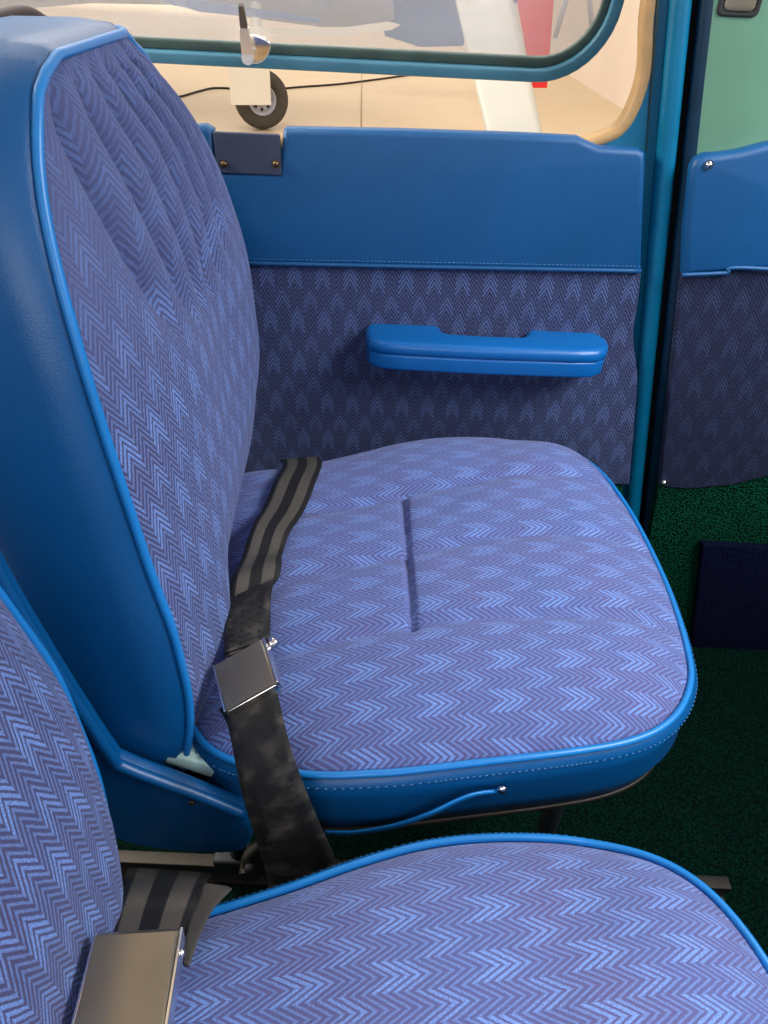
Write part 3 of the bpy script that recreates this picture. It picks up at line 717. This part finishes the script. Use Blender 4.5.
# green carpet on the kick area
kc = [Q(658, 484, .893), Q(768, 474, .893), (.86, .30), (.86, FZ), (.40, FZ), Q(645, 560, .893)]
bm = slab(kc, [], (0, .890, 0), (1, 0, 0), (0, 0, 1), (0, 1, 0), .016, .003); obj('kick_carpet', bm, CARPETW, wr, smooth='auto')
# navy cloth pocket
kp = [Q(702, 543, .88), Q(768, 547, .88), (.84, .14), (.84, FZ+.006), Q(690, 650, .88)]
bm = slab(kp, [], (0, .876, 0), (1, 0, 0), (0, 0, 1), (0, 1, 0), .014, .004)
pk = obj('map_pocket', bm, PADNAVY, wr, smooth='auto'); tag(pk, 'dark navy cloth pocket low on the carpeted side')

# cabin shell around the viewer: roof, near side, panel ahead
bm = bmesh.new(); box(bm, (-1.3, -.66, 1.29), (.62, .98, 1.33)); tag(obj('ceiling', bm, HWALL, smooth=False), kind='structure')
bm = slab([(-1.3, FZ), (1.15, FZ), (1.15, 1.29), (-1.3, 1.29)], [rrect(-.75, .66, .40, 1.2, .1)], (0, -.68, 0), (1, 0, 0), (0, 0, 1), (0, 1, 0), .03)
tag(obj('wall_left', bm, VINYL_DOOR, smooth=False), kind='structure')
bm = bmesh.new(); box(bm, (.95, -.66, FZ), (1.0, .93, .98)); tag(obj('wall_front', bm, RUBBER, smooth=False), kind='structure')

# ---------------------------------------------------------------- outside: our strut, the hangar, a parked aeroplane
a = at(514, 131, Y=1.36); b = at(489, 0, Y=1.36)
dirn = (b-a).normalized(); dirn = Vector((dirn.x, .55, dirn.z)).normalized()
bm = bmesh.new(); rows = []
p0 = a-dirn*((a.y-.972)/dirn.y); p1 = a+dirn*1.3
# widths follow an aerofoil section
sec = [(-.048, 0), (-.040, .010), (-.02, .017), (.0, .018), (.02, .014), (.036, .007), (.047, .001), (.036, -.007), (.02, -.014), (0, -.018), (-.02, -.017), (-.04, -.010)]
for pp in (p0, a, p1):
    rows.append([bm.verts.new(pp+Vector((x*1.0, 0, 0))+Vector((0, .8, .4))*y) for x, y in sec])
for A, B in zip(rows, rows[1:]):
    for i in range(len(sec)): bm.faces.new((A[i], A[(i+1) % len(sec)], B[(i+1) % len(sec)], B[i]))
bm.faces.new(rows[0][::-1]); bm.faces.new(rows[-1])
tag(obj('wing_strut', bm, WHITE), 'white wing strut rising just outside the door window', 'strut')

bm = bmesh.new(); box(bm, (-30, 1.2, GZ-.1), (14, 45, GZ)); hf_ = obj('floor_hangar', bm, CONC, smooth=False); tag(hf_, kind='structure')
g0 = at(569, 75, Z=GZ); g1 = at(624, 110, Z=GZ); dv = (g0-g1).normalized(); nn = Vector((dv.y, -dv.x, 0))
bm = bmesh.new()
q0, q1 = g1-dv*8, g1+dv*32
vs = [bm.verts.new(p) for p in (q0, q1, q1+Vector((0, 0, 7)), q0+Vector((0, 0, 7)), q0+nn*.2, q1+nn*.2, q1+nn*.2+Vector((0, 0, 7)), q0+nn*.2+Vector((0, 0, 7)))]
for f_ in ((0, 1, 2, 3), (4, 5, 6, 7), (0, 1, 5, 4), (1, 2, 6, 5), (2, 3, 7, 6), (3, 0, 4, 7)): bm.faces.new([vs[i] for i in f_])
tag(obj('wall_hangar', bm, HWALL, smooth=False), kind='structure')
bm = bmesh.new(); box(bm, (-30, 38, GZ), (14, 38.3, 8)); tag(obj('wall_far', bm, HWALL, smooth=False), kind='structure')

# cable on the hangar floor
cp = [at(x, y, Z=GZ+.01) for x, y in ((150, 100), (178, 97), (200, 91), (218, 88), (260, 90), (300, 87), (340, 84), (380, 79), (420, 74), (480, 70))]
bm = bmesh.new(); tube(bm, cr(cp, 6), .013, seg=6); tag(obj('power_cable', bm, CABLE), 'thin dark cable lying across the pale hangar floor', 'cable')
# expansion joint
bm = bmesh.new(); a = at(361, 140, Z=GZ+.004); b = at(362, 60, Z=GZ+.004); tube(bm, [a, b], .008, seg=4); tag(obj('trim_1', bm, TAN), kind='structure')

# parked aeroplane
wc = at(262, 129, Z=GZ); dep = (wc-CAM).dot(fwd); wr_ = 26/FPX*dep
pa = empty('parked_airplane', (wc.x, wc.y, GZ), 'blue and white parked aeroplane seen through the window, on one visible wheel', 'airplane')
wcen = Vector((wc.x+.01, wc.y, GZ+wr_*1.02))
ax = Vector((1, -.8, 0)).normalized() if False else Vector((.35, -1, 0)).normalized()
def lathe(bm, prof, c, axis, seg=36):
    axis = Vector(axis).normalized(); n = axis.orthogonal().normalized(); m = axis.cross(n); R_ = []
    for r, h in prof: R_.append([bm.verts.new(Vector(c)+axis*h+(n*math.cos(2*math.pi*k/seg)+m*math.sin(2*math.pi*k/seg))*r) for k in range(seg)])
    for A, B in zip(R_, R_[1:]):
        for k in range(seg): bm.faces.new((A[k], A[(k+1) % seg], B[(k+1) % seg], B[k]))
    return R_
w_ = wr_
bm = bmesh.new(); lathe(bm, [(w_*.52, .06), (w_*.62, .085), (w_*.85, .09), (w_*.96, .07), (w_, .035), (w_, -.035), (w_*.96, -.07), (w_*.85, -.09), (w_*.62, -.085), (w_*.52, -.06), (w_*.52, .06)], wcen, ax)
ty = obj('tire', bm, TYRE, pa)
bm = bmesh.new(); lathe(bm, [(0.001, .035), (w_*.18, .05), (w_*.22, .02), (w_*.42, .02), (w_*.47, .06), (w_*.53, .062), (w_*.53, -.06), (.001, -.06)], wcen, ax)
hb = obj('wheel_hub', bm, GREYAIR, pa)
for k in range(8):
    bm = bmesh.new(); t = k*math.pi/4; n = ax.orthogonal().normalized(); m = ax.cross(n); cyl(bm, wcen+ax*.024+(n*math.cos(t)+m*math.sin(t))*w_*.33, ax, w_*.05, .012, 10)
    obj('hub_bolt', bm, DARKM, hb)
# square white leg fairing door in front of the tyre
yF = wcen.y-.22
fa = [at(228, 66, Y=yF), at(269, 66, Y=yF), at(271, 105, Y=yF), at(231, 105, Y=yF)]
bm = bmesh.new(); A = [bm.verts.new(p) for p in fa]; B = [bm.verts.new(p+Vector((0, .03, 0))) for p in fa]
bm.faces.new(A); bm.faces.new(B[::-1])
for i in range(4): bm.faces.new((A[i], A[(i+1) % 4], B[(i+1) % 4], B[i]))
obj('gear_door', bm, WHITE, pa, smooth=False)
top_ = at(252, 20, Y=wcen.y); bm = bmesh.new(); tube(bm, [wcen, Vector((wcen.x-.02, wcen.y, wcen.z+.3)), Vector((top_.x, wcen.y+.3, wcen.z+.9))], .05, seg=12); obj('gear_leg', bm, WHITE, pa)
# fuselage as lofted tapering body: nose to the right
yA = wcen.y+.6
def fus(px, topy, boty, y_):
    t = at(px, topy, Y=y_); b = at(px, boty, Y=y_); return Vector(((t.x+b.x)/2, y_, (t.z+b.z)/2)), (t.z-b.z)/2
bm = bmesh.new(); st_ = [(-260, -420, 10), (-60, -420, 10), (60, -400, 2), (150, -380, 4), (200, -330, 12), (260, -290, 20), (320, -230, 27), (350, -180, 27), (375, -80, 25), (388, -20, 22), (394, 8, 20)]
rows = []; seg = 40
for px, a_, b_ in st_:
    c, h = fus(px, a_, b_, yA); rows.append([bm.verts.new(c+Vector((0, math.cos(2*math.pi*k/seg)*h*.75, math.sin(2*math.pi*k/seg)*h))) for k in range(seg)])
for A, B in zip(rows, rows[1:]):
    for k in range(seg): bm.faces.new((A[k], A[(k+1) % seg], B[(k+1) % seg], B[k]))
bm.faces.new(rows[0][::-1]); bm.faces.new(rows[-1])
fo = obj('fuselage', bm, FUSE, pa)
# blue belly of the wing root / rear body to the right, with pale stripe
bm = bmesh.new(); y2 = yA+1.6
def quad(bm, pts, y_, th=.15):
    P = [at(x, y, Y=y_) for x, y in pts]; A = [bm.verts.new(p) for p in P]; B = [bm.verts.new(p+Vector((0, th, 0))) for p in P]
    bm.faces.new(A); bm.faces.new(B[::-1]); n = len(P)
    for i in range(n): bm.faces.new((A[i], A[(i+1) % n], B[(i+1) % n], B[i]))
quad(bm, [(370, -30), (560, -30), (560, -6), (500, 6), (468, 26), (463, 46), (420, 47), (385, 36)], y2); obj('lower_wing', bm, BLUEAIR, pa, smooth=False)
bm = bmesh.new(); quad(bm, [(245, 27), (330, 30), (388, 22), (400, 25), (392, 30), (340, 36), (250, 33)], yA-.9, .05); obj('wing_stripe', bm, WHITE, pa, smooth=False)
bm = bmesh.new(); quad(bm, [(140, -6), (158, -6), (320, 19), (318, 23), (200, 12)], yA-1.4, .05); obj('flap_strip', bm, BLUEAIR, pa, smooth=False)
# red upright board behind the strut
bm = bmesh.new(); quad(bm, [(510, -40), (557, -40), (547, 88), (533, 88)], wc.y-.5, .04)
tag(obj('red_board', bm, RED, smooth=False), 'tall tapering red board standing behind the white strut', 'board')
# thin dark leaning poles by the hangar wall
for i, (x0_, y0_, x1_, y1_, lb) in enumerate(((572, -20, 555, 38, 'slim grey pole leaning just right of the red board'), (588, -20, 592, 27, 'slim grey pole near the rounded corner of the window frame'))):
    bm = bmesh.new(); tube(bm, [at(x0_, y0_, Y=8.5), at(x1_, y1_, Y=8.5)], .025, seg=8); tag(obj('leaning_pole', bm, GREYAIR), lb, 'pole', 'poles by the hangar wall')

# ---------------------------------------------------------------- light
wd_ = bpy.data.worlds.new('World'); SC.world = wd_; wd_.use_nodes = True
bg = wd_.node_tree.nodes['Background']; bg.inputs[0].default_value = (1.0, .95, .87, 1); bg.inputs[1].default_value = 1.05
def area(name, loc, tgt, sx, sy, power, col):
    l = bpy.data.lights.new(name, 'AREA'); l.shape = 'RECTANGLE'; l.size = sx; l.size_y = sy; l.energy = power; l.color = col
    o = bpy.data.objects.new(name, l); COL.objects.link(o); o.location = loc
    o.rotation_euler = (Vector(tgt)-Vector(loc)).to_track_quat('-Z', 'Y').to_euler(); return o
area('windshield_light', (.95, .25, 1.42), (.08, .5, .35), .9, .55, 28, (.90, .93, 1))
area('side_window_light', (-.15, -.85, 1.15), (.1, .7, .4), 1.0, .5, 6, (.90, .94, 1))
area('rear_window_light', (-.95, .86, 1.14), (-.25, .6, .8), .4, .3, 20, (1, .93, .82))
area('strut_fill', (.5, 1.15, 3.0), (.15, 1.4, .6), .8, .3, 45, (1, .97, .92))  # added lamp without a real source, whitens the strut
area('far_wall_fill', (-6, 22, 7), (-4, 38, 2), 10, 4, 4500, (1, .95, .86))  # added unseen lamp, brightens the far wall and its reflections
area('door_side_fill', (-.6, 3.6, 2.6), (-.1, .9, .7), 1.8, 1.2, 60, (1, .95, .88))  # added lamp outside the door, lights the strut side and seats
area('hangar_fill', (-2, 7, 6), (0, 10, GZ), 8, 8, 430, (1, .95, .86))  # added overhead lamp, lifts the brightness of the hangar

SC.view_settings.view_transform = 'Standard'; SC.view_settings.look = 'None'; SC.view_settings.exposure = 0
SC.cycles.use_denoising = True
SC.cycles.max_bounces = 6; SC.cycles.transparent_max_bounces = 12
